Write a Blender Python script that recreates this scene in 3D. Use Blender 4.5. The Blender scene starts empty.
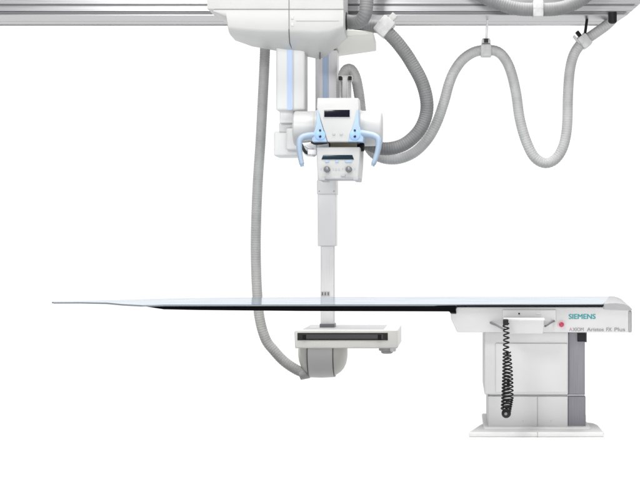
import bpy, bmesh, math, random
from mathutils import Vector, Matrix

random.seed(4)
S = bpy.context.scene
COL = S.collection
F = 1452.0          # focal length in photograph pixels (640 wide)
H = 0.813           # camera height
CX = 460.0          # picture column straight ahead of the camera (shifted lens)
PI = math.pi


def at(px, py, D):
    """photograph pixel at depth D (metres in front of the camera) -> world point"""
    return Vector(((px - CX) * D / F, D, H - (py - 239.5) * D / F))


# ------------------------------------------------------------------ materials
MATS = {}


def mat(name, col, rough=0.45, metal=0.0, spec=0.5, bump=0.0, bscale=400, var=0.03, vscale=6.0,
        stretch=None, coat=0.0, emit=None):
    m = bpy.data.materials.new(name)
    m.use_nodes = True
    nt = m.node_tree
    b = nt.nodes["Principled BSDF"]
    tc = nt.nodes.new("ShaderNodeTexCoord")
    vec = tc.outputs["Object"]
    if stretch:
        mp = nt.nodes.new("ShaderNodeMapping")
        mp.inputs["Scale"].default_value = stretch
        nt.links.new(vec, mp.inputs["Vector"])
        vec = mp.outputs["Vector"]
    n = nt.nodes.new("ShaderNodeTexNoise")
    n.inputs["Scale"].default_value = vscale
    n.inputs["Detail"].default_value = 4
    nt.links.new(vec, n.inputs["Vector"])
    r = nt.nodes.new("ShaderNodeValToRGB")
    r.color_ramp.elements[0].position = 0.3
    r.color_ramp.elements[1].position = 0.7
    c0 = [max(0, c * (1 - var)) for c in col] + [1]
    c1 = [min(1, c * (1 + var)) for c in col] + [1]
    r.color_ramp.elements[0].color = c0
    r.color_ramp.elements[1].color = c1
    nt.links.new(n.outputs["Fac"], r.inputs["Fac"])
    nt.links.new(r.outputs["Color"], b.inputs["Base Color"])
    mr = nt.nodes.new("ShaderNodeMapRange")
    mr.inputs["To Min"].default_value = max(0.02, rough - 0.06)
    mr.inputs["To Max"].default_value = min(1, rough + 0.06)
    nt.links.new(n.outputs["Fac"], mr.inputs["Value"])
    nt.links.new(mr.outputs["Result"], b.inputs["Roughness"])
    b.inputs["Metallic"].default_value = metal
    b.inputs["Specular IOR Level"].default_value = spec
    b.inputs["Coat Weight"].default_value = coat
    if bump:
        n2 = nt.nodes.new("ShaderNodeTexNoise")
        n2.inputs["Scale"].default_value = bscale
        nt.links.new(vec, n2.inputs["Vector"])
        bp = nt.nodes.new("ShaderNodeBump")
        bp.inputs["Strength"].default_value = bump
        bp.inputs["Distance"].default_value = 0.002
        nt.links.new(n2.outputs["Fac"], bp.inputs["Height"])
        nt.links.new(bp.outputs["Normal"], b.inputs["Normal"])
    MATS[name] = m
    return m


WHITE = mat("white_enamel", (.50, .50, .492), .38, bump=.05)
BRIGHT = mat("bright_white_enamel", (.67, .67, .665), .4, bump=.05)
LIFT = mat("lift_cover_enamel", (.475, .475, .48), .42, bump=.05)
BOXM = mat("control_box_plastic", (.40, .40, .40), .45, bump=.05)
KNOB = mat("dark_grey_knob", (.13, .13, .14), .4)
CARR = mat("carriage_enamel", (.45, .45, .44), .4, bump=.05)
BASEM = mat("base_enamel", (.60, .60, .595), .42, bump=.05)
CAPM = mat("end_cap_plastic", (.25, .25, .255), .5, bump=.3, bscale=260)
CASS = mat("cassette_edge_metal", (.06, .06, .063), .4, metal=.3)
RINGB = mat("button_field_blue", (.27, .44, .72), .4)
DETM = mat("detector_enamel", (.72, .715, .68), .4, bump=.05)
HOUSM = mat("table_housing_enamel", (.41, .41, .41), .4, bump=.05)
SEAMC = mat("carriage_seam_gap", (.14, .14, .135), .7, spec=.2)
WARM = mat("cream_enamel", (.62, .615, .58), .4, bump=.05)
PALE = mat("pale_grey_enamel", (.47, .47, .47), .4, bump=.05)
GREY = mat("grey_plastic", (.42, .42, .43), .45, bump=.06)
SILVER = mat("painted_aluminium", (.74, .73, .74), .38, metal=.1, bump=.04)
COLGREY = mat("brushed_column", (.66, .655, .66), .38, metal=.25, stretch=(60, 60, 1), var=.06)
COLDARK = mat("pale_column_paint", (.78, .77, .79), .4, metal=.05, stretch=(60, 60, 1), var=.05)  # even pale grey paint of the right column
ALU = mat("brushed_aluminium", (.43, .43, .44), .34, metal=.85, stretch=(.8, 60, 60), var=.10, vscale=4)
ALUDARK = mat("groove_metal", (.22, .22, .23), .5, metal=.6, stretch=(.8, 60, 60), var=.1)
HOSE = mat("grey_hose_rubber", (.40, .40, .395), .55, var=.10, vscale=14, bump=.08, bscale=150)
HANDLE = mat("grey_blue_grip", (.27, .345, .44), .45)
BAND = mat("band_grey", (.60, .60, .605), .45, bump=.06)
HOSED = mat("dark_grey_hose_rubber", (.165, .165, .165), .55, var=.10, vscale=14, bump=.08, bscale=150)
CLAMP = mat("clear_grey_nylon", (.47, .47, .465), .4, var=.10, vscale=40, bump=.2, bscale=120)
BLACK = mat("black_rubber", (.008, .008, .009), .55, spec=.2)
SATIN = mat("black_rail_enamel", (.002, .002, .003), .6, spec=.03)
SCREEN = mat("dark_display_glass", (.004, .004, .012), .12)
TEALGLASS = mat("dark_teal_window", (.006, .022, .035), .15)
BLUE = mat("light_blue_plastic", (.33, .45, .60), .4)
BLUESTRIPE = mat("blue_stripe_paint", (.45, .56, .76), .45, stretch=(40, 40, 1), var=.06)
TOP = mat("tabletop_laminate", (.095, .145, .20), .12, spec=.32, var=.02)
EDGE = mat("tabletop_edge", (.18, .19, .20), .5, spec=.2)
VIOLET = mat("violet_grey_panel", (.158, .154, .176), .45, stretch=(50, 50, 1), var=.10)
SEAM = mat("near_black_matte", (.035, .035, .035), .7, spec=.2)  # near-black for the slot, brake rods, small buttons and nut
SOFTSEAM = mat("soft_seam", (.30, .30, .29), .6)
RED = mat("red_button", (.27, .015, .05), .35)
PINK = mat("pale_pink_ring", (.55, .34, .37), .5)
TEAL = mat("teal_ink", (.0, .19, .21), .5)
INK = mat("grey_ink", (.17, .17, .19), .5)
INKRED = mat("red_grey_ink", (.36, .13, .17), .5)
OLIVE = mat("bronze_filter_frame", (.13, .12, .085), .4, metal=.4)
FLOORM = mat("white_studio_paper", (.94, .94, .94), .7, spec=.2, var=.01)


# ------------------------------------------------------------------ object helpers
ORI = {}


def link(name, bm, m, parent=None, smooth=True, base=None):
    me = bpy.data.meshes.new(name)
    bmesh.ops.recalc_face_normals(bm, faces=bm.faces[:])
    if parent is not None:
        o0 = ORI[parent]
    else:
        if base is None:
            xs = [v.co for v in bm.verts]
            base = Vector(((min(v.x for v in xs) + max(v.x for v in xs)) / 2,
                           (min(v.y for v in xs) + max(v.y for v in xs)) / 2, min(v.z for v in xs)))
        o0 = Vector(base)
    bmesh.ops.translate(bm, verts=bm.verts[:], vec=-o0)
    bm.to_mesh(me)
    bm.free()
    me.materials.append(m)
    if smooth:
        for p in me.polygons:
            p.use_smooth = True
        me.set_sharp_from_angle(angle=math.radians(38))
    o = bpy.data.objects.new(name, me)
    COL.objects.link(o)
    ORI[o] = o0
    if parent is not None:
        o.parent = parent
    else:
        o.location = o0
    return o


def thing(name, label, cat, loc, group=None):
    o = bpy.data.objects.new(name, None)
    o.empty_display_size = .1
    COL.objects.link(o)
    o.location = loc
    ORI[o] = Vector(loc)
    tag(o, label, cat, group)
    return o


def tag(o, label, cat, group=None):
    o["label"] = label
    o["category"] = cat
    if group:
        o["group"] = group
    return o


def bevel_all(bm, w, seg=3, angle=30):
    if w <= 0:
        return
    es = [e for e in bm.edges if len(e.link_faces) == 2 and e.calc_face_angle(0) > math.radians(angle)]
    bmesh.ops.bevel(bm, geom=es, offset=w, offset_type='OFFSET', segments=seg, profile=.6, affect='EDGES',
                    clamp_overlap=True)


def add_hull(bm, pts_front, pts_back):
    """closed prism between two equal rings of points"""
    a = [bm.verts.new(p) for p in pts_front]
    b = [bm.verts.new(p) for p in pts_back]
    n = len(a)
    bm.faces.new(a)
    bm.faces.new(b[::-1])
    for i in range(n):
        j = (i + 1) % n
        bm.faces.new((a[i], b[i], b[j], a[j]))


def merge(dst, src):
    me = bpy.data.meshes.new("tmp")
    bmesh.ops.recalc_face_normals(src, faces=src.faces[:])
    src.to_mesh(me)
    src.free()
    dst.from_mesh(me)
    bpy.data.meshes.remove(me)


def prism(poly, D0, D1, bev=0.004, seg=3, back=None):
    """polygon given in photograph pixels on the plane at depth D0, carried straight back to D1"""
    bm = bmesh.new()
    fr = [at(x, y, D0) for x, y in poly]
    if back is None:
        bk = [Vector((p.x, D1, p.z)) for p in fr]
    else:
        bk = [at(x, y, D1) for x, y in back]
    add_hull(bm, fr, bk)
    bmesh.ops.recalc_face_normals(bm, faces=bm.faces[:])
    bevel_all(bm, bev, seg)
    return bm


def box(x0, y0, x1, y1, D0, D1, bev=0.004, seg=3):
    return prism([(x0, y0), (x1, y0), (x1, y1), (x0, y1)], D0, D1, bev, seg)


def loft(sections, cap=True):
    bm = bmesh.new()
    rings = [[bm.verts.new(p) for p in s] for s in sections]
    n = len(rings[0])
    for a, b in zip(rings, rings[1:]):
        for i in range(n):
            j = (i + 1) % n
            bm.faces.new((a[i], a[j], b[j], b[i]))
    if cap:
        bm.faces.new(rings[0][::-1])
        bm.faces.new(rings[-1])
    bmesh.ops.recalc_face_normals(bm, faces=bm.faces[:])
    return bm


def lathe(center, axis, prof, seg=48, squash=None):
    """prof: list of (distance along axis, radius) in metres from centre"""
    axis = Vector(axis).normalized()
    u = axis.orthogonal().normalized()
    w = axis.cross(u)
    secs = []
    for t, r in prof:
        secs.append([Vector(center) + axis * t + (u * math.cos(2 * PI * k / seg) + w * math.sin(2 * PI * k / seg)) * max(r, 1e-4)
                     for k in range(seg)])
    return loft(secs)


def disc(px, py, D, rpx, depth_m, bev=.001, seg=32):
    """a round button standing out of a surface at depth D towards the camera"""
    c = at(px, py, D)
    r = rpx * D / F
    return lathe(c, (0, -1, 0), [(-.004, r), (depth_m - bev, r), (depth_m - bev * .3, r - bev * .35), (depth_m, r - bev)], seg)


def crom(pts, n=24):
    P = [pts[0] * 2 - pts[1]] + pts + [pts[-1] * 2 - pts[-2]]
    out = []
    for i in range(1, len(P) - 2):
        p0, p1, p2, p3 = P[i - 1], P[i], P[i + 1], P[i + 2]
        for k in range(n):
            t = k / n
            out.append(.5 * ((2 * p1) + (p2 - p0) * t + (2 * p0 - 5 * p1 + 4 * p2 - p3) * t * t
                             + (3 * p1 - p0 - 3 * p2 + p3) * t ** 3))
    out.append(P[-2].copy())
    return out


def resample(pl, step):
    out = [pl[0].copy()]
    acc = 0.0
    for a, b in zip(pl, pl[1:]):
        L = (b - a).length
        if L == 0:
            continue
        d = step - acc
        while d <= L:
            out.append(a.lerp(b, d / L))
            d += step
        acc = (acc + L) % step
    return out


def sweep(pts, rad, seg=20):
    """tube along pts; rad(i, s) gives the radius"""
    n = len(pts)
    tang = []
    for i in range(n):
        t = pts[min(i + 1, n - 1)] - pts[max(i - 1, 0)]
        tang.append(t.normalized())
    u = tang[0].orthogonal().normalized()
    secs = []
    for i in range(n):
        u = (u - tang[i] * u.dot(tang[i])).normalized()
        w = tang[i].cross(u)
        r = rad(i)
        secs.append([pts[i] + (u * math.cos(2 * PI * k / seg) + w * math.sin(2 * PI * k / seg)) * r for k in range(seg)])
    return loft(secs)


def corrugated(pix, rpx, pitch=.012, depth=.05, wob=.0):
    pts = [at(*p) for p in pix]
    pl = crom(pts)
    st = resample(pl, pitch / 4)
    D = pts[len(pts) // 2].y
    r = rpx * D / F
    wave = (1.0, 1 - depth * .35, 1 - depth, 1 - depth * .35)
    return sweep(st, lambda i: r * wave[i % 4], 24)


def tube(pix, rpx, seg=14, step=.004, taper=None):
    pts = [at(*p) for p in pix]
    st = resample(crom(pts), step)
    r = rpx * pts[0].y / F
    n = len(st)
    if taper:
        return sweep(st, lambda i: r * (1 + (taper - 1) * i / n), seg)
    return sweep(st, lambda i: r, seg)


def text(body, px0, px1, py0, py1, D, thick=.0, mtl=None, name="lettering", parent=None, bold=0.0):
    """lettering fitted to a box of photograph pixels, standing on a front at depth D"""
    cu = bpy.data.curves.new("letters", 'FONT')
    cu.body = body
    cu.size = 1
    cu.extrude = .01
    cu.resolution_u = 4
    tmp = bpy.data.objects.new("letters", cu)
    COL.objects.link(tmp)
    bpy.context.view_layer.update()
    dg = bpy.context.evaluated_depsgraph_get()
    me = bpy.data.meshes.new_from_object(tmp.evaluated_get(dg))
    bpy.data.objects.remove(tmp)
    xs = [v.co.x for v in me.vertices]
    ys = [v.co.y for v in me.vertices]
    a, b = at(px0, py1, D), at(px1, py0, D)
    sx = (b.x - a.x) / (max(xs) - min(xs))
    sz = (b.z - a.z) / (max(ys) - min(ys))
    bm = bmesh.new()
    bm.from_mesh(me)
    for v in bm.verts:
        v.co = Vector((a.x + (v.co.x - min(xs)) * sx, D - v.co.z * .06 - .0006, a.z + (v.co.y - min(ys)) * sz))
    bpy.data.meshes.remove(me)
    if bold:                        # heavier strokes: the same letters once more, a hair to the right
        g = bmesh.ops.duplicate(bm, geom=bm.verts[:] + bm.edges[:] + bm.faces[:])["geom"]
        vs = [q for q in g if isinstance(q, bmesh.types.BMVert)]
        bmesh.ops.translate(bm, verts=vs, vec=(bold * D / F, -.00025, bold * .35 * D / F))
    return link(name, bm, mtl, parent, smooth=False)


# ------------------------------------------------------------------ floor
bm = bmesh.new()
v = [bm.verts.new(p) for p in [(-6, 1.0, 0), (5, 1.0, 0), (5, 5.985, 0)]
     + [((x - CX) * d / F, d, 0) for x, d in ((603, 5.985), (597, 6.19), (585, 6.29), (585, 6.57), (489, 6.57), (489, 6.29), (480.5, 6.19), (470, 5.985))]
     + [(-6, 5.985, 0)]]
bm.faces.new(v)  # outline shaped for light: stops before the tabletop's shadow, wide front adds bounce
fl = link("floor", bm, FLOORM, base=(0, 0, 0))
fl["kind"] = "structure"

# ------------------------------------------------------------------ ceiling rail
RF, RB = 7.0, 7.32                     # front and back of the rail
ZB = at(0, 25.2, RB).z                 # its underside
rail = thing("ceiling_rail", "long grooved aluminium rail running across the top above everything", "ceiling rail",
             (0, (RF + RB) / 2, ZB))


def railprofile():
    """(depth, z) outline of the extrusion, from the front lower corner round"""
    def zf(py):
        return at(0, py, RF).z
    return [(RF, ZB), (RF, zf(14.6)), (RF + .014, zf(14.3)), (RF + .014, zf(11.4)), (RF, zf(11.2)), (RF, zf(6.2)), (RF + .010, zf(6.0)),
            (RF + .010, zf(4.2)), (RF, zf(4.0)), (RF, ZB + .17), (RB, ZB + .17), (RB, ZB - .0035), (RB - .006, ZB - .0035),
            (RB - .006, ZB), (RB - .12, ZB), (RB - .12, ZB + .004), (RB - .125, ZB + .004), (RB - .125, ZB)]


XL = at(-170, 0, RF).x
XR0, XR1 = at(627, 0, RF).x, at(612, 0, RB).x


def endx(z, d):
    return XR0 + (XR1 - XR0) * (d - RF) / (RB - RF) + (z - ZB) * 1.12


prof = railprofile()
bm = loft([[Vector((XL, d, z)) for d, z in prof], [Vector((endx(z, d), d, z)) for d, z in prof]])
link("beam", bm, ALU, rail, smooth=False)
# dark strips lying in the grooves
for ya, yb, dd in ((11.6, 14.1, .010), (4.35, 5.85, .0065)):
    bm = bmesh.new()
    z0, z1 = at(0, yb, RF).z, at(0, ya, RF).z
    pr = [(RF + dd, z0), (RF + dd, z1), (RF + dd + .003, z1), (RF + dd + .003, z0)]
    merge(bm, loft([[Vector((XL + .01, d, z)) for d, z in pr], [Vector((endx(z, d) - .02, d, z)) for d, z in pr]]))
    link("groove_strip", bm, ALUDARK, rail, smooth=False)
c = at(612.5, 11.8, 6.976)
link("bumper", lathe(c, (0, 0, -1), [(0, .001), (.001, .018), (.004, .021), (.046, .021), (.053, .018), (.057, .010), (.058, .001)], 32), BLACK, rail)

# ------------------------------------------------------------------ ceiling stand
st = thing("ceiling_stand", "white ceiling X-ray stand with two columns, tube head and low detector", "X-ray stand",
           (at(326, 0, 7.2).x, 7.2, at(0, 49, 7.2).z))

# carriage: apron in front of the rail and a shallow hull underneath
CF = 6.70
apron = prism([(207, -40), (343, -40), (343.5, 9.3), (207, 9.3)], CF - .003, 6.975, .004)
carr = link("carriage", apron, CARR, st)
ZT = at(0, 9.6, CF).z


def hull(px_f, py_k, px_b, py_b, DB=6.95):
    f = at(px_f, py_k, CF)
    b = at(px_b, py_b, DB)
    zb = min(b.z + .10, ZT - .004)
    up = f + Vector((0, 0, min(.030, (ZT - f.z) * .5)))
    q = f.lerp(b, .42)
    arc = [up * (1 - t) ** 2 + f * 2 * t * (1 - t) + q * t * t for t in (0, .15, .3, .45, .6, .75, .9, 1)]
    return [Vector((f.x, CF, ZT))] + arc + [b, Vector((b.x, 7.12, b.z + (zb - b.z) * .4)), Vector((b.x, 7.40, zb)), Vector((b.x, 7.40, ZT))]


secs = [hull(213, 12.5, 222, 20), hull(226, 20, 228.5, 24), hull(228, 32.5, 235, 40.5), hull(245, 34.5, 252, 46.5),
        hull(262, 35.5, 267, 49.2), hull(300, 36, 300, 55.2), hull(318, 37.0, 318, 59.0), hull(330, 35.8, 325, 57.5), hull(343.5, 31, 347, 38.5)]
bm = loft(secs)
bevel_all(bm, .010, 3, 32)
cov = link("cover", bm, CARR, carr)
bm = prism([(330, 30), (352, 29.5), (372, 31), (374, 33), (372, 35), (330, 37)], 6.95, 7.385, .008,
           back=[(326, 40), (352, 40), (374, 40), (376.3, 42), (376.3, 51.2), (326, 58.4)])
link("rear_cover", bm, WARM, carr)
# trolley that joins the carriage to the rail
for xa, xb in ((228, 262), (300, 336)):
    bm = bmesh.new()
    p, q = at(xa, 9.6, CF), at(xb, 9.6, CF)
    add_hull(bm, [Vector((p.x, 6.98, ZT - .01)), Vector((q.x, 6.98, ZT - .01)), Vector((q.x, 6.98, ZB)), Vector((p.x, 6.98, ZB))],
             [Vector((p.x, 7.3, ZT - .01)), Vector((q.x, 7.3, ZT - .01)), Vector((q.x, 7.3, ZB - .004)), Vector((p.x, 7.3, ZB - .004))])
    link("trolley", bm, PALE, carr)
# seam line with a jog
seam = [(289.0, -30), (289.0, 36.2)]
bm = box(288.7, -30, 289.3, 9.0, CF - .0045, CF + .005, 0)
merge(bm, box(288.7, 9.8, 289.3, 30.2, CF - .0015, CF + .01, 0))
a0, a1 = at(289.0, 36.5, CF), at(292.5, 48.8, 7.22)
link("seam", bm, SEAMC, carr)
hs_ = hull(289, 35.85, 290.8, 53.6)[1:10]
hs_ = hs_[:-1] + [hs_[-2].lerp(hs_[-1], .62) + Vector((.010, 0, 0))]
bm = sweep(hs_, lambda i: .0026, 8)
link("seam", bm, SEAMC, carr)
bm = sweep([at(320, 52.8, 6.875), at(320, 56, 6.912), at(320, 59, 6.95)], lambda i: .003, 8)
link("seam", bm, SEAMC, carr)
for yy in (16, 23):
    link("screw_cover", box(291, yy, 293.6, yy + 3.2, CF - .002, CF + .01, .001), PALE, carr)
bm = box(296, 20.8, 339, 21.3, CF - .0012, CF + .01, 0)
link("seam", bm, SOFTSEAM, carr)
# hose port on the right flank
link("hose_port", lathe(at(344.2, 21.2, 6.86), (1, 0, 0), [(-.03, .043), (.010, .043), (.014, .040), (.014, .03)], 40), BLACK, carr)

# --- left telescopic column
tc = link("telescopic_column", box(275.8, 44, 304.8, 110.3, 6.89, 7.03, .012), BRIGHT, st)
link("inner_section", box(279.6, 106, 293.4, 123, 6.93, 7.01, .005), SILVER, tc)
link("blue_stripe", box(287.0, 47, 292.6, 109.8, 6.8875, 6.892, .0004), BLUESTRIPE, tc)
link("stripe_groove", box(293.0, 46, 293.9, 109.8, 6.8882, 6.892, .0004), WHITE, tc)  # thin plain strip beside the blue stripe
link("end_block", box(279, 123.1, 299, 132, 6.96, 7.06, .006), BRIGHT, tc)
bm = box(273.8, 131.6, 298.5, 156, 6.965, 7.15, .01)
link("swivel_box", bm, BRIGHT, tc)
# swivel arm from the left column to the tube housing
link("support_arm", box(286, 128, 322, 150, 6.93, 7.10, .012), BRIGHT, st)

# --- right telescopic column down to the detector
tc2 = link("telescopic_column", box(315.2, 50, 337.2, 150, 7.18, 7.30, .008), COLDARK, st)
link("blue_stripe", box(322.6, 50, 328.6, 149, 7.1775, 7.182, .0004), BLUESTRIPE, tc2)
mid = link("middle_section", box(317.6, 148, 335.8, 246.2, 7.19, 7.29, .006), SILVER, tc2)
link("collar", box(316.9, 180, 336.4, 194.5, 7.183, 7.297, .006), BRIGHT, tc2)
low = link("lower_section", box(320.6, 240, 333.8, 330, 7.20, 7.275, .005), COLGREY, tc2)
link("foot", box(319.6, 323.8, 334.4, 329.3, 7.19, 7.285, .003), KNOB, tc2)
for x in (319.4, 334.0):
    link("screw", disc(x, 191.2, 7.183, .8, .002, .0006, 16), GREY, tc2)
lp = link("scale_plate", box(320.9, 291.3, 329.6, 296.2, 7.197, 7.203, .0006), PALE, tc2)
for x in (321.8, 324.6, 327.6):
    link("scale_mark", box(x, 292.2, x + 1.3, 295.3, 7.1955, 7.199, 0), KNOB, lp)

# --- detector below the table top
det = link("detector", prism([(294.2, 331.5), (296, 330), (397.6, 330), (397.6, 348.3), (295, 348.3)], 7.0, 7.46, .008), DETM, st)
link("top_recess", box(302.5, 329.4, 383.5, 330.4, 7.035, 7.42, .001), GREY, det)
link("side_wall", prism([(384, 329.2), (396.6, 329.2), (397.2, 331), (384, 331)], 7.01, 7.45, .004), DETM, det)
link("slot", box(297.4, 332.8, 387.8, 340.2, 6.9975, 7.02, .0008), SEAM, det)
link("cassette_edge", box(302, 334.4, 383, 338.8, 6.9965, 7.01, .0006), CASS, det)
for x in (304.5, 380.0):
    link("latch", box(x - 2.2, 334.6, x + 1.4, 339.8, 6.992, 7.0, .001), BLACK, det)
bm = lathe(at(387, 347.8, 7.12), (0, 0, -1), [(-.002, .040), (.012, .040), (.015, .030), (.024, .028), (.028, .02)], 40)
link("release_knob", bm, GREY, det)
link("release_knob", lathe(at(393, 347.8, 7.05), (0, 0, -1), [(-.002, .015), (.014, .015), (.018, .01)], 24), COLDARK, det)
# swivel housing underneath (axis across the picture)
u = 7.22 / F
cx = at(322.3, 352.0, 7.22)


def pr(lst):
    return [((x - 322.3) * u, r * u) for x, r in lst]


sw = link("swivel_housing", lathe(cx, (1, 0, 0), pr([(298.3, .5), (298.6, 5), (299.6, 10), (301.6, 15), (304.5, 19), (308, 22), (312, 24),
                                                       (322, 24.8), (333, 24), (337.5, 22), (341, 19.5), (344, 16), (346.2, 11), (347.2, 6), (347.5, .5)]), 64), WARM, st)
link("centre_band", lathe(cx, (1, 0, 0), pr([(310, 20), (310, 24.6), (310.5, 25.2), (322, 25.6), (334, 25.0), (334.6, 24.4), (334.6, 20)]), 64), BAND, sw)
for x, r in ((309.6, 24.4), (334.9, 24.2)):
    link("band_edge", lathe(cx, (1, 0, 0), pr([(x - .5, r - 3), (x - .5, r + .5), (x + .5, r + .5), (x + .5, r - 3)]), 64), KNOB, sw)
link("hose_socket", lathe(at(305.5, 373, 7.20), (1, 0, .28), [(-.030, .027), (.012, .03), (.022, .026), (.03, .012)], 32), GREY, sw)

# --- tube head
u2 = 6.87 / F
cx2 = at(338, 128.6, 6.87)


def pr2(lst):
    return [((x - 338) * u2, r * u2) for x, r in lst]


tube_h = link("tube_housing", lathe(cx2, (1, 0, 0), pr2([(293.6, 1), (293.8, 14.5), (294.4, 16.2), (295.6, 17.2), (315, 17.4), (316, 18.2), (360, 18.2),
                                                          (361, 17.8), (380, 17.4), (381.6, 16.4), (382.4, 14.5), (382.6, 1)]), 64), WHITE, st)
link("joint_ring", lathe(cx2, (1, 0, 0), pr2([(360.2, 15), (360.2, 18.6), (361.6, 18.6), (361.6, 15)]), 64), PALE, tube_h)
# mechanism seen below the housing on its left
me_ = link("brake_mechanism", prism([(301, 143), (316.5, 141.5), (317, 150), (312, 155.5), (304, 155)], 6.80, 6.93, .005), SILVER, tube_h)
link("brake_rod", tube([(300.5, 142.8, 6.79), (303, 148, 6.785), (306, 152.5, 6.79), (311, 154, 6.8)], 1.5), SEAM, me_)
link("brake_rod", tube([(311.5, 142.2, 6.77), (315, 143.6, 6.765), (321, 143.4, 6.77), (329, 142.2, 6.78)], 1.2), SEAM, me_)
link("brake_rod", tube([(305, 146, 6.785), (309, 148.2, 6.78), (314, 148.6, 6.79)], .9), WHITE, me_)
link("brake_cap", box(307.5, 149.6, 316.4, 154.6, 6.775, 6.81, .004), COLDARK, me_)

PF = 6.70                          # front of the control panel
head = link("control_panel", prism([(317.2, 98), (358.6, 98), (359.2, 107.5), (348.9, 142), (327.4, 142), (316.6, 107.5)], PF, 6.80, .006), WHITE, st)
link("display_frame", box(323.3, 109.0, 350.6, 117.8, PF - .0025, PF + .01, .001), PALE, head)
link("display", box(324.2, 109.9, 349.7, 117.1, PF - .004, PF + .01, .001), SCREEN, head)
for x in (333.8, 341.3):
    link("button", disc(x, 134, PF, 1.5, .004, .001), GREY, head)
for sgn in (-1, 1):
    def mx(x):
        return x if sgn < 0 else 338 + (338 - x) - .9
    poly = [(318.0, 109.5), (320.6, 121), (327.0, 141.8), (312.2, 141.8), (311.4, 137), (314.5, 130.5), (316.4, 124), (316.8, 110)]
    wing = link("side_wing", prism([(mx(x), y) for x, y in poly], PF - .004, 6.82, .004), BLUE, head)
    ring = link("button_ring", disc(mx(320.2), 135, PF - .004, 5.2, .004, .002), RINGB, wing)
    link("button", disc(mx(320.2), 130.6, PF - .004, 1.15, .007), SEAM, wing)
    link("button", disc(mx(320.2), 136.6, PF - .008, 1.25, .005), SCREEN, wing)
    # curved handle
    if sgn < 0:
        path = [(315, 135.5, 6.715), (308, 136.0, 6.70), (302.5, 137.6, 6.69), (299.8, 141, 6.685), (299.2, 147, 6.68),
                (300.2, 156, 6.675), (301.6, 163, 6.67), (302.3, 166.5, 6.67)]
    else:
        path = [(361, 133.5, 6.715), (367, 134.4, 6.70), (374, 136, 6.69), (378.2, 139.5, 6.685), (378.6, 146, 6.68),
                (377, 154, 6.675), (374.6, 161, 6.67), (372.3, 166.5, 6.67)]
    pts = [at(*p) for p in path]
    stp = resample(crom(pts), .004)
    nn = len(stp)
    bm = sweep(stp, lambda i: (3.8 - 1.4 * min(1, i / nn * 1.1)) * 6.69 / F * (1 if i < nn - 3 else .75), 16)
    link("handle", bm, HANDLE, head)
# bracket with two rods behind the panel
br = link("cable_bracket", box(337.6, 75.6, 352.2, 80.6, 6.96, 7.02, .002), WHITE, st)
for x in (340.0, 349.8):
    link("rod", tube([(x, 76.5, 6.955), (x, 88, 6.94), (x, 108, 6.91)], 1.5), ALU, br)
    link("rod_cap", box(x - 1.6, 76.2, x + 1.6, 79.8, 6.936, 6.97, .001), BLACK, br)
link("cable_plate", box(342.4, 77, 347.6, 108, 6.95, 6.97, .002), PALE, br)

# collimator under the tube
col_ = link("collimator", prism([(316.4, 147), (360, 147), (359.6, 163), (358.2, 178.6), (318, 178.6), (316.8, 163)], 6.72, 6.98, .006), WHITE, st)
link("filter_slot", box(330, 141.5, 357, 148, 6.76, 6.95, .003), OLIVE, col_)
link("filter_slot", box(317, 143.2, 329, 148, 6.78, 6.95, .003), COLDARK, col_)
link("window", prism([(323.2, 155), (352.2, 155), (354, 159.5), (321.4, 159.5)], 6.7165, 6.73, .001), TEALGLASS, col_)
for xa, xb in ((325, 329), (335.4, 338.6), (345, 352)):
    link("key", box(xa, 160.4, xb, 162.4, 6.7165, 6.73, .001), BLUE, col_)
for x in (327.1, 348.9):
    kn = link("knob", disc(x, 169.4, 6.72, 3.1, .022, .003), KNOB, col_)
    link("pointer", box(x - .35, 166.9, x + .35, 169.5, 6.6965, 6.70, 0), PALE, kn)
for x, w in ((321.2, .7), (333.4, .5), (336.2, 1.0), (339.3, 1.0), (342.6, .5), (355.0, .7)):
    link("scale_mark", box(x - w, 168.2, x + w * .6, 170.4, 6.7187, 6.725, 0), GREY, col_)
link("base_strip", box(318.3, 177.4, 358, 178.9, 6.717, 6.96, .001), GREY, col_)
for xa, xb in ((318.6, 325), (353, 358.3)):
    link("rail_end", box(xa, 177, xb, 180.3, 6.714, 6.95, .002), GREY, col_)
link("latch", box(341, 174.4, 345.4, 176.4, 6.714, 6.73, .001), GREY, col_)
link("lock_screw", lathe(at(361.6, 147.2, 6.80), (1, 0, 0), [(-.02, .012), (-.004, .020), (.010, .020), (.013, .016)], 24), BLACK, col_)

# ------------------------------------------------------------------ examination table
TF = 5.97
tb = thing("examination_table", "white X-ray table with long thin black-edged top on a lifting column", "X-ray table",
           (at(537, 438, 6.2).x, 6.3, 0))
TZ = at(0, 304.2, TF).z                 # top surface


def onTop(px, py):
    """pixel on the horizontal table top -> world x, depth"""
    D = F * (H - TZ) / (py - 239.5)
    return (px - CX) * D / F, D


outline = [onTop(*p) for p in ((603, 304.0), (455, 304.3), (165, 304.6), (142, 305.1), (122, 304.0), (107, 302.6), (80, 302.1),
                               (55, 302.2), (52, 301.7), (55, 301.3), (80, 300.9), (105, 300.2), (130, 299.4), (160, 298.6), (220, 297.6), (340, 296.9),
                               (460, 296.6), (611, 296.6))]
bm = bmesh.new()
add_hull(bm, [Vector((x, d, TZ)) for x, d in outline], [Vector((x, d, TZ - .0035)) for x, d in outline])
bevel_all(bm, .0008, 2, 40)
link("tabletop", bm, TOP, tb)
cxo = sum(p[0] for p in outline) / len(outline)
bm = bmesh.new()
o2 = [(cxo + (x - cxo) * 1.0006, 6.35 + (d - 6.35) * 1.002) for x, d in outline]
add_hull(bm, [Vector((x, d, TZ - .0018)) for x, d in o2], [Vector((x, d, TZ - .0065)) for x, d in o2])
link("edge_band", bm, EDGE, tb)
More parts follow.
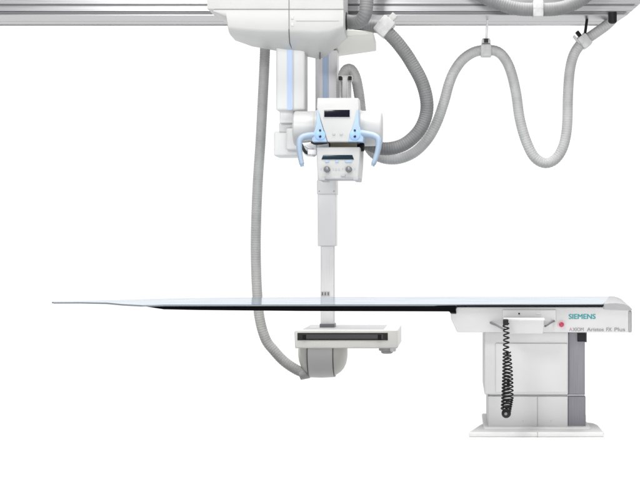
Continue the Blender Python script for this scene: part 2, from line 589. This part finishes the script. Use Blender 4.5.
# black rail under the front edge, tapering out to the left
pts_top = [(138, 305.2), (165, 305.0), (455.5, 305.0), (603, 305.0)]
bm = bmesh.new()
poly = [(136, 305.75), (150, 305.65), (300, 305.5), (456, 305.4), (456, 312.6), (451, 312.3), (448.5, 311.5), (300, 311.0), (200, 310.1), (164, 309.4), (156, 308.2), (146, 306.6)]
bm = prism(poly, TF - .012, TF + .05, .002, 2)
link("edge_rail", bm, SATIN, tb)
link("edge_rail", box(456.2, 305.35, 603.4, 306.6, TF - .012, TF + .02, .001, 2), SATIN, tb)
link("rail_stop", prism([(449, 311), (456.2, 311), (456.2, 313.8), (450.6, 313.6)], TF - .008, TF + .04, .002, 2), BLACK, tb)

hs = link("housing", prism([(450.8, 312.5), (457, 306.7), (625, 306.7), (631.6, 309.5), (631.6, 332.4), (457.2, 332.4), (451, 319)], TF, 6.72, .006), HOUSM, tb)
# rounded end cap of the table on the right
f = [(603.8, 303.6), (616, 302.9), (624, 304.0), (629.4, 306.3), (632.0, 309.2), (632.0, 310.2), (603.8, 309.2)]
fr = [at(x, y, TF - .010) for x, y in f]
bk = [at(x, y, 6.76) for x, y in ((609, 296.2), (614, 296.4), (618, 297.4), (621, 299), (623, 301), (623, 302), (609, 302))]
bm = bmesh.new()
add_hull(bm, fr, bk)
bmesh.ops.recalc_face_normals(bm, faces=bm.faces[:])
bevel_all(bm, .004, 3, 30)
link("end_cap", bm, CAPM, tb)
link("corner_post", box(628.2, 310.6, 632.0, 332.6, TF - .004, 6.70, .008), CAPM, tb)
# lettering
text("SIEMENS", 568.6, 595.2, 314.1, 319.0, TF, mtl=TEAL, parent=tb, bold=.5)
text("A", 569.2, 572.2, 327.6, 331.2, TF, mtl=INKRED, parent=tb)
text("XIOM", 572.6, 583.6, 327.6, 331.2, TF, mtl=INK, parent=tb, bold=.10)
text("Aristos", 587.0, 603.6, 327.6, 331.2, TF, mtl=INK, parent=tb, bold=.10)
text("FX", 606.4, 611.6, 327.6, 331.2, TF, mtl=INK, parent=tb, bold=.10)
text("Plus", 614.4, 625.0, 327.6, 331.2, TF, mtl=INK, parent=tb, bold=.10)
# emergency stop
es = link("emergency_stop", disc(561.2, 324.3, TF, 3.5, .004, .002), PINK, tb)
link("button", lathe(at(561.2, 324.3, TF), (0, -1, 0), [(0, .006), (.012, .006), (.013, .0098), (.019, .0104), (.024, .009), (.026, .004), (.0263, .0001)], 32), RED, es)
# control box on the front
mp = link("mounting_plate", box(502.6, 309.8, 556, 321.5, TF - .006, TF + .02, .002), HOUSM, tb)
link("socket", disc(519.1, 313.6, TF - .006, .9, .003, .0006, 16), BLACK, mp)
link("socket", box(536, 312.8, 541, 314.0, TF - .008, TF, .0006), PALE, mp)
cb = bmesh.new()
fb = [at(504.2, 319.8, TF - .13), at(544.4, 319.8, TF - .13), at(543.2, 333.6, TF - .12), at(505.8, 333.6, TF - .12)]
bb = [Vector((fb[0].x, TF - .004, at(0, 317.4, TF).z)), Vector((fb[1].x, TF - .004, at(0, 317.4, TF).z)),
      Vector((fb[2].x, TF - .004, fb[2].z + .008)), Vector((fb[3].x, TF - .004, fb[3].z + .008))]
add_hull(cb, fb, bb)
bmesh.ops.recalc_face_normals(cb, faces=cb.faces[:])
bevel_all(cb, .005, 3)
box_ = link("control_box", cb, BOXM, tb)
link("lip", box(503.6, 318.0, 544.8, 320.4, TF - .134, TF - .118, .003), WHITE, box_)
for pth in ([(490.5, 322.6, TF - .002), (497, 325.2, TF - .03), (504.6, 329.6, TF - .085)],
            [(554.2, 320.8, TF - .002), (550.5, 322.6, TF - .03), (545.0, 326.2, TF - .085)]):
    pts = resample(crom([at(*p) for p in pth]), .004)
    bm = sweep(pts, lambda i: .0045, 12)
    link("bracket_arm", bm, KNOB, box_)

# lifting column
lc = link("lift_column", box(484.4, 331.5, 568.4, 394.6, 6.08, 6.56, .008), LIFT, tb)
link("front_panel", box(495.5, 343.2, 567.6, 392.5, 6.074, 6.10, .004), LIFT, lc)
link("dark_panel", box(568.5, 331.5, 587.0, 394.4, 6.086, 6.55, .006), VIOLET, lc)
link("cover_plate", box(577.6, 333.2, 586.2, 341.6, 6.078, 6.10, .002), BLACK, lc)
link("silver_trim", box(584.8, 342, 587.4, 394.2, 6.080, 6.30, .002), SILVER, lc)
link("shadow_gap", box(489.5, 394.2, 584.6, 397.2, 6.11, 6.52, .001), GREY, lc)
lb = link("column_base", box(488.0, 396.0, 568.0, 430.0, 6.098, 6.54, .006), LIFT, tb)
link("dark_panel", box(568.1, 396.0, 585.6, 430.0, 6.104, 6.53, .005), VIOLET, lb)
link("seam", box(537.3, 397, 537.8, 430, 6.0965, 6.11, 0), SOFTSEAM, lb)
for x in (523, 551.2):
    link("screw", disc(x, 420.8, 6.098, .8, .0015, .0005, 16), GREY, lb)
BF = 5.97
zt, plan = at(0, 432.0, BF).z, [(468.6, 5.97), (604.2, 5.97), (598, 6.20), (594, 6.26), (586, 6.30), (586, 6.58), (488, 6.58), (488, 6.30), (483, 6.26), (479.5, 6.20)]
pl_ = [((x - CX) * d / F, d) for x, d in plan]
bp_ = bmesh.new()
add_hull(bp_, [Vector((x, d, zt)) for x, d in pl_], [Vector((x, d, 0.0005)) for x, d in pl_])
bmesh.ops.recalc_face_normals(bp_, faces=bp_.faces[:])
bevel_all(bp_, .006, 3)
bs = link("base_plate", bp_, BASEM, tb)
link("seam", box(537.3, 432.2, 537.8, 438.3, BF - .001, BF + .01, 0), SOFTSEAM, bs)
link("skirt", box(483.5, 427.2, 591, 431, 6.06, 6.55, .010), BASEM, bs)

# ------------------------------------------------------------------ coiled cord with hand switch
cc = thing("coiled_cable", "black coiled cable dangling from the control box on the table front", "cable",
           at(506.5, 418, 5.80))
DC = 5.80


def coil(x0, y0, x1, y1, r_px0, r_px1, turns, sag=0):
    out = []
    n = turns * 18
    for i in range(n + 1):
        t = i / n
        ph = 2 * PI * turns * t
        rr = (r_px0 + (r_px1 - r_px0) * t) * DC / F
        x = x0 + (x1 - x0) * t + sag * math.sin(PI * t)
        y = y0 + (y1 - y0) * t
        c = at(x, y, DC)
        out.append(c + Vector((math.cos(ph) * rr, math.sin(ph) * rr, 0)))
    return out


p1 = coil(505.8, 323.5, 505.8, 352, 2.8, 2.7, 6, .5) + coil(505.8, 352, 505.2, 410, 2.6, 3.8, 17, .3)[1:]
p2 = coil(507.8, 411, 509.9, 398, 3.0, 3.2, 6) + coil(509.9, 398, 508.4, 352, 3.2, 2.0, 12, .8)[1:]
link("strand", sweep(p1, lambda i: .0030 + .0007 * min(1, max(0, i / len(p1) - .25) * 2), 8), BLACK, cc)
link("strand", sweep(p2, lambda i: .0028, 8), BLACK, cc)
link("plug", box(503.2, 319.6, 508.4, 325.4, DC - .015, DC + .03, .004), BLACK, cc)
hsw = link("hand_switch", lathe(at(506.2, 413.2, DC), (0, -1, 0), [(-.016, .004), (-.014, .013), (-.006, .0185), (.004, .019), (.012, .015), (.015, .009), (.016, .001)], 32), BLACK, cc)
link("button", disc(505.8, 413.6, DC - .012, 1.5, .006, .001), KNOB, hsw)

# ------------------------------------------------------------------ hoses
HG = "grey corrugated hoses of the ceiling stand"
h = link("corrugated_hose", corrugated([(265, 43, 7.16), (264.8, 56, 7.17), (263.2, 90, 7.18), (260.6, 140, 7.2), (257.8, 182, 7.2), (256.2, 220, 7.2),
                                        (255.8, 253, 7.2), (257, 290, 7.2), (259.6, 318, 7.2), (265.6, 339, 7.2), (273.8, 350.3, 7.2),
                                        (283.8, 361, 7.2), (295, 368.8, 7.2), (304, 373, 7.2)], 5.1), HOSE)
tag(h, "long pale hose hanging at the far left, down past the table to the low housing", "hose", HG)
h = link("corrugated_hose", corrugated([(347.5, 21.5, 6.86), (354, 22.5, 6.84), (361, 20.5, 6.81), (365.4, 13, 6.79), (366.6, 3, 6.79), (368, -14, 6.8), (380, -32, 6.8), (410, -42, 6.82),
                                        (445, -30, 6.86), (468, -12, 6.88), (490, 0.0, 6.89), (514, 8.2, 6.89), (538, 9.6, 6.89), (560, 8.4, 6.89), (578, 1.5, 6.89), (600, -14, 6.89)], 6.9, depth=.045), HOSED)
tag(h, "darker thick hose sagging across the front of the rail from the carriage port", "hose", HG)
h = link("corrugated_hose", corrugated([(356, 25, 7.0), (368, 26.2, 6.97), (381, 27.6, 6.95), (393, 38, 6.95), (403, 50, 6.96), (411, 62, 6.97), (421.4, 81, 6.98), (426.6, 100, 6.99),
                                        (425.8, 116, 7.0), (419, 131, 7.0), (407, 142.6, 7.0), (394.5, 147.8, 7.0), (381, 148.6, 7.0), (368, 144, 7.0), (355, 136, 7.0)], 6.7, depth=.045), HOSED)
tag(h, "thick hose looping from the carriage's right flank down behind the tube head", "hose", HG)
h = link("corrugated_hose", corrugated([(341.6, 100, 7.08), (341.8, 82, 7.08), (345.2, 71.2, 7.09), (350.6, 69.4, 7.1), (355.4, 77, 7.11), (358.6, 92, 7.12), (360.6, 108, 7.13), (363, 130, 7.14), (370, 149, 7.15),
                                        (381, 157.6, 7.15), (397, 159.2, 7.15), (413.5, 153, 7.15), (427, 140, 7.15), (436.6, 123, 7.15), (444, 102, 7.15), (449, 84, 7.15), (454.5, 71, 7.15),
                                        (463, 59.5, 7.15), (474, 52.3, 7.15), (485.5, 50.2, 7.15), (497, 51.6, 7.15), (505, 59, 7.15), (511, 72, 7.15), (516, 93, 7.15), (519.6, 118, 7.15),
                                        (525.7, 140, 7.15), (534, 156.6, 7.15), (544.5, 163, 7.15), (555, 159.4, 7.15), (563, 147, 7.15), (567, 127, 7.15), (568, 95, 7.15), (569.8, 71, 7.15),
                                        (574, 54.5, 7.15), (582, 43, 7.15), (594, 34.2, 7.15), (604.5, 26.8, 7.15), (612, 20, 7.15)], 5.2), HOSE)
tag(h, "longest hose, draped in two hanging loops from clamps under the rail's right half", "hose", HG)

# ------------------------------------------------------------------ hose clamps
CG = "clamps holding the hoses"


def clamp(px, py, D, ang, w, hgt, dep, label, bolt=None):
    t = thing("hose_clamp", label, "hose clamp", at(px, py, D), CG)
    R = Matrix.Rotation(-ang, 4, 'Y')
    k = D / F

    def piece(name, x0, x1, z0, z1, d0, d1, m, bev=.003):
        bm = bmesh.new()
        add_hull(bm, [Vector((x0 * k, d0, z0 * k)), Vector((x1 * k, d0, z0 * k)), Vector((x1 * k, d0, z1 * k)), Vector((x0 * k, d0, z1 * k))],
                 [Vector((x0 * k, d1, z0 * k)), Vector((x1 * k, d1, z0 * k)), Vector((x1 * k, d1, z1 * k)), Vector((x0 * k, d1, z1 * k))])
        bmesh.ops.recalc_face_normals(bm, faces=bm.faces[:])
        bevel_all(bm, bev, 2)
        bmesh.ops.transform(bm, matrix=Matrix.Translation(at(px, py, D)) @ R, verts=bm.verts[:])
        return link(name, bm, m, t)
    piece("shell", -w, w, -hgt, hgt, -dep, dep, CLAMP, .011)
    piece("seam_line", -w * .9, w * .9, -.15, .15, -dep - .0006, -dep + .01, PALE, 0)
    for sx in (-1, 1):
        piece("screw", sx * w * .66 - .8, sx * w * .66 + .8, hgt - .1, hgt + .9, -dep * .4, dep * .4, GREY, .001)
    return t, piece


t, pc = clamp(486, 51, 7.15, 0, 5.6, 6.2, .034, "clamp on a thin rod under the rail, gripping the hose between its two loops")
pc("yoke", -4.4, 4.4, 7.2, 10.8, -.02, .02, CLAMP, .002)
pc("yoke_plate", -3.6, 3.6, 10.9, 12.2, -.016, .016, GREY, .001)
pc("nut", -2.0, 2.0, 7.6, 11.6, -.024, -.018, SEAM, .001)
bm = sweep(resample([at(486.2, 41, 7.15), at(487.2, 24, 7.15), Vector((at(487.4, 20, 7.15).x, 7.15, ZB + .001))], .01), lambda i: .0055, 12)
link("rod", bm, SILVER, t)

t, pc = clamp(584.5, 41.5, 7.13, math.radians(38), 5.4, 6.4, .036, "tilted clamp close under the cut right end of the rail")
pc("hook", -2.0, 1.6, 6.4, 12.5, -.012, .012, BLACK, .002)
pc("pin", -6.2, -4.4, 1.0, 11.0, -.02, .02, CLAMP, .002)
bm = sweep(resample([at(585, 34, 7.13), Vector((at(587, 25, 7.13).x, 7.13, ZB + .001))], .008), lambda i: .007, 12)
link("rod", bm, BLACK, t)

t, pc = clamp(538, 9.4, 6.89, 0, 5.4, 8.4, .040, "clamp on the front of the rail, holding the sagging hose")
pc("bracket", -2.6, 2.6, -6, 10, .036, .112, GREY, .002)

t, pc = clamp(384.5, 27.0, 6.95, math.radians(-40), 7.2, 9.4, .042, "broad slanted clamp at the carriage's right flank on the looping hose")
pc("bracket", -3.0, 3.0, 2, 16.5, -.012, .045, CLAMP, .003)

# ------------------------------------------------------------------ light
w = bpy.data.worlds.new("World")
S.world = w
w.use_nodes = True
nt = w.node_tree
bg = nt.nodes["Background"]
tcn = nt.nodes.new("ShaderNodeTexCoord")
sp = nt.nodes.new("ShaderNodeSeparateXYZ")
nt.links.new(tcn.outputs["Generated"], sp.inputs["Vector"])
mr = nt.nodes.new("ShaderNodeMapRange")
mr.inputs["From Min"].default_value = -.25
mr.inputs["From Max"].default_value = .55
mr.inputs["To Min"].default_value = .27
mr.inputs["To Max"].default_value = 1.10
mr.interpolation_type = 'SMOOTHSTEP'
nt.links.new(sp.outputs["Y"], mr.inputs["Value"])
nt.links.new(mr.outputs["Result"], bg.inputs["Strength"])
bg.inputs["Color"].default_value = (1, 1, 1, 1)


def area(name, loc, target, size, power, col=(1, 1, 1), sy=None):
    L = bpy.data.lights.new(name, 'AREA')
    L.size = size
    if sy:
        L.shape = 'RECTANGLE'
        L.size_y = sy
    L.energy = power
    L.color = col
    o = bpy.data.objects.new(name, L)
    COL.objects.link(o)
    o.location = loc
    o.rotation_euler = (Vector(target) - Vector(loc)).to_track_quat('-Z', 'Y').to_euler()
    return o


area("key_softbox", (-2.0, .8, 3.3), (-.6, 6.8, 1.0), 1.2, 120)
area("fill_softbox", (1.6, 1.6, .95), (-.5, 6.8, 1.4), 1.5, 62)
area("top_softbox", (-.6, 6.2, 5.2), (-.6, 6.2, 0), 5.4, 680, sy=5.0)

# ------------------------------------------------------------------ camera
cd = bpy.data.cameras.new("camera")
cd.sensor_width = 36
cd.lens = 36 * F / 640
cd.clip_end = 200
cd.shift_x = (320 - CX) / 640
cam = bpy.data.objects.new("camera", cd)
COL.objects.link(cam)
cam.location = (0, 0, H)
cam.rotation_euler = (PI / 2, 0, 0)
S.camera = cam
S.view_settings.view_transform = 'Standard'
S.view_settings.look = 'None'
S.view_settings.exposure = 0
S.view_settings.gamma = 1
S.cycles.use_denoising = True
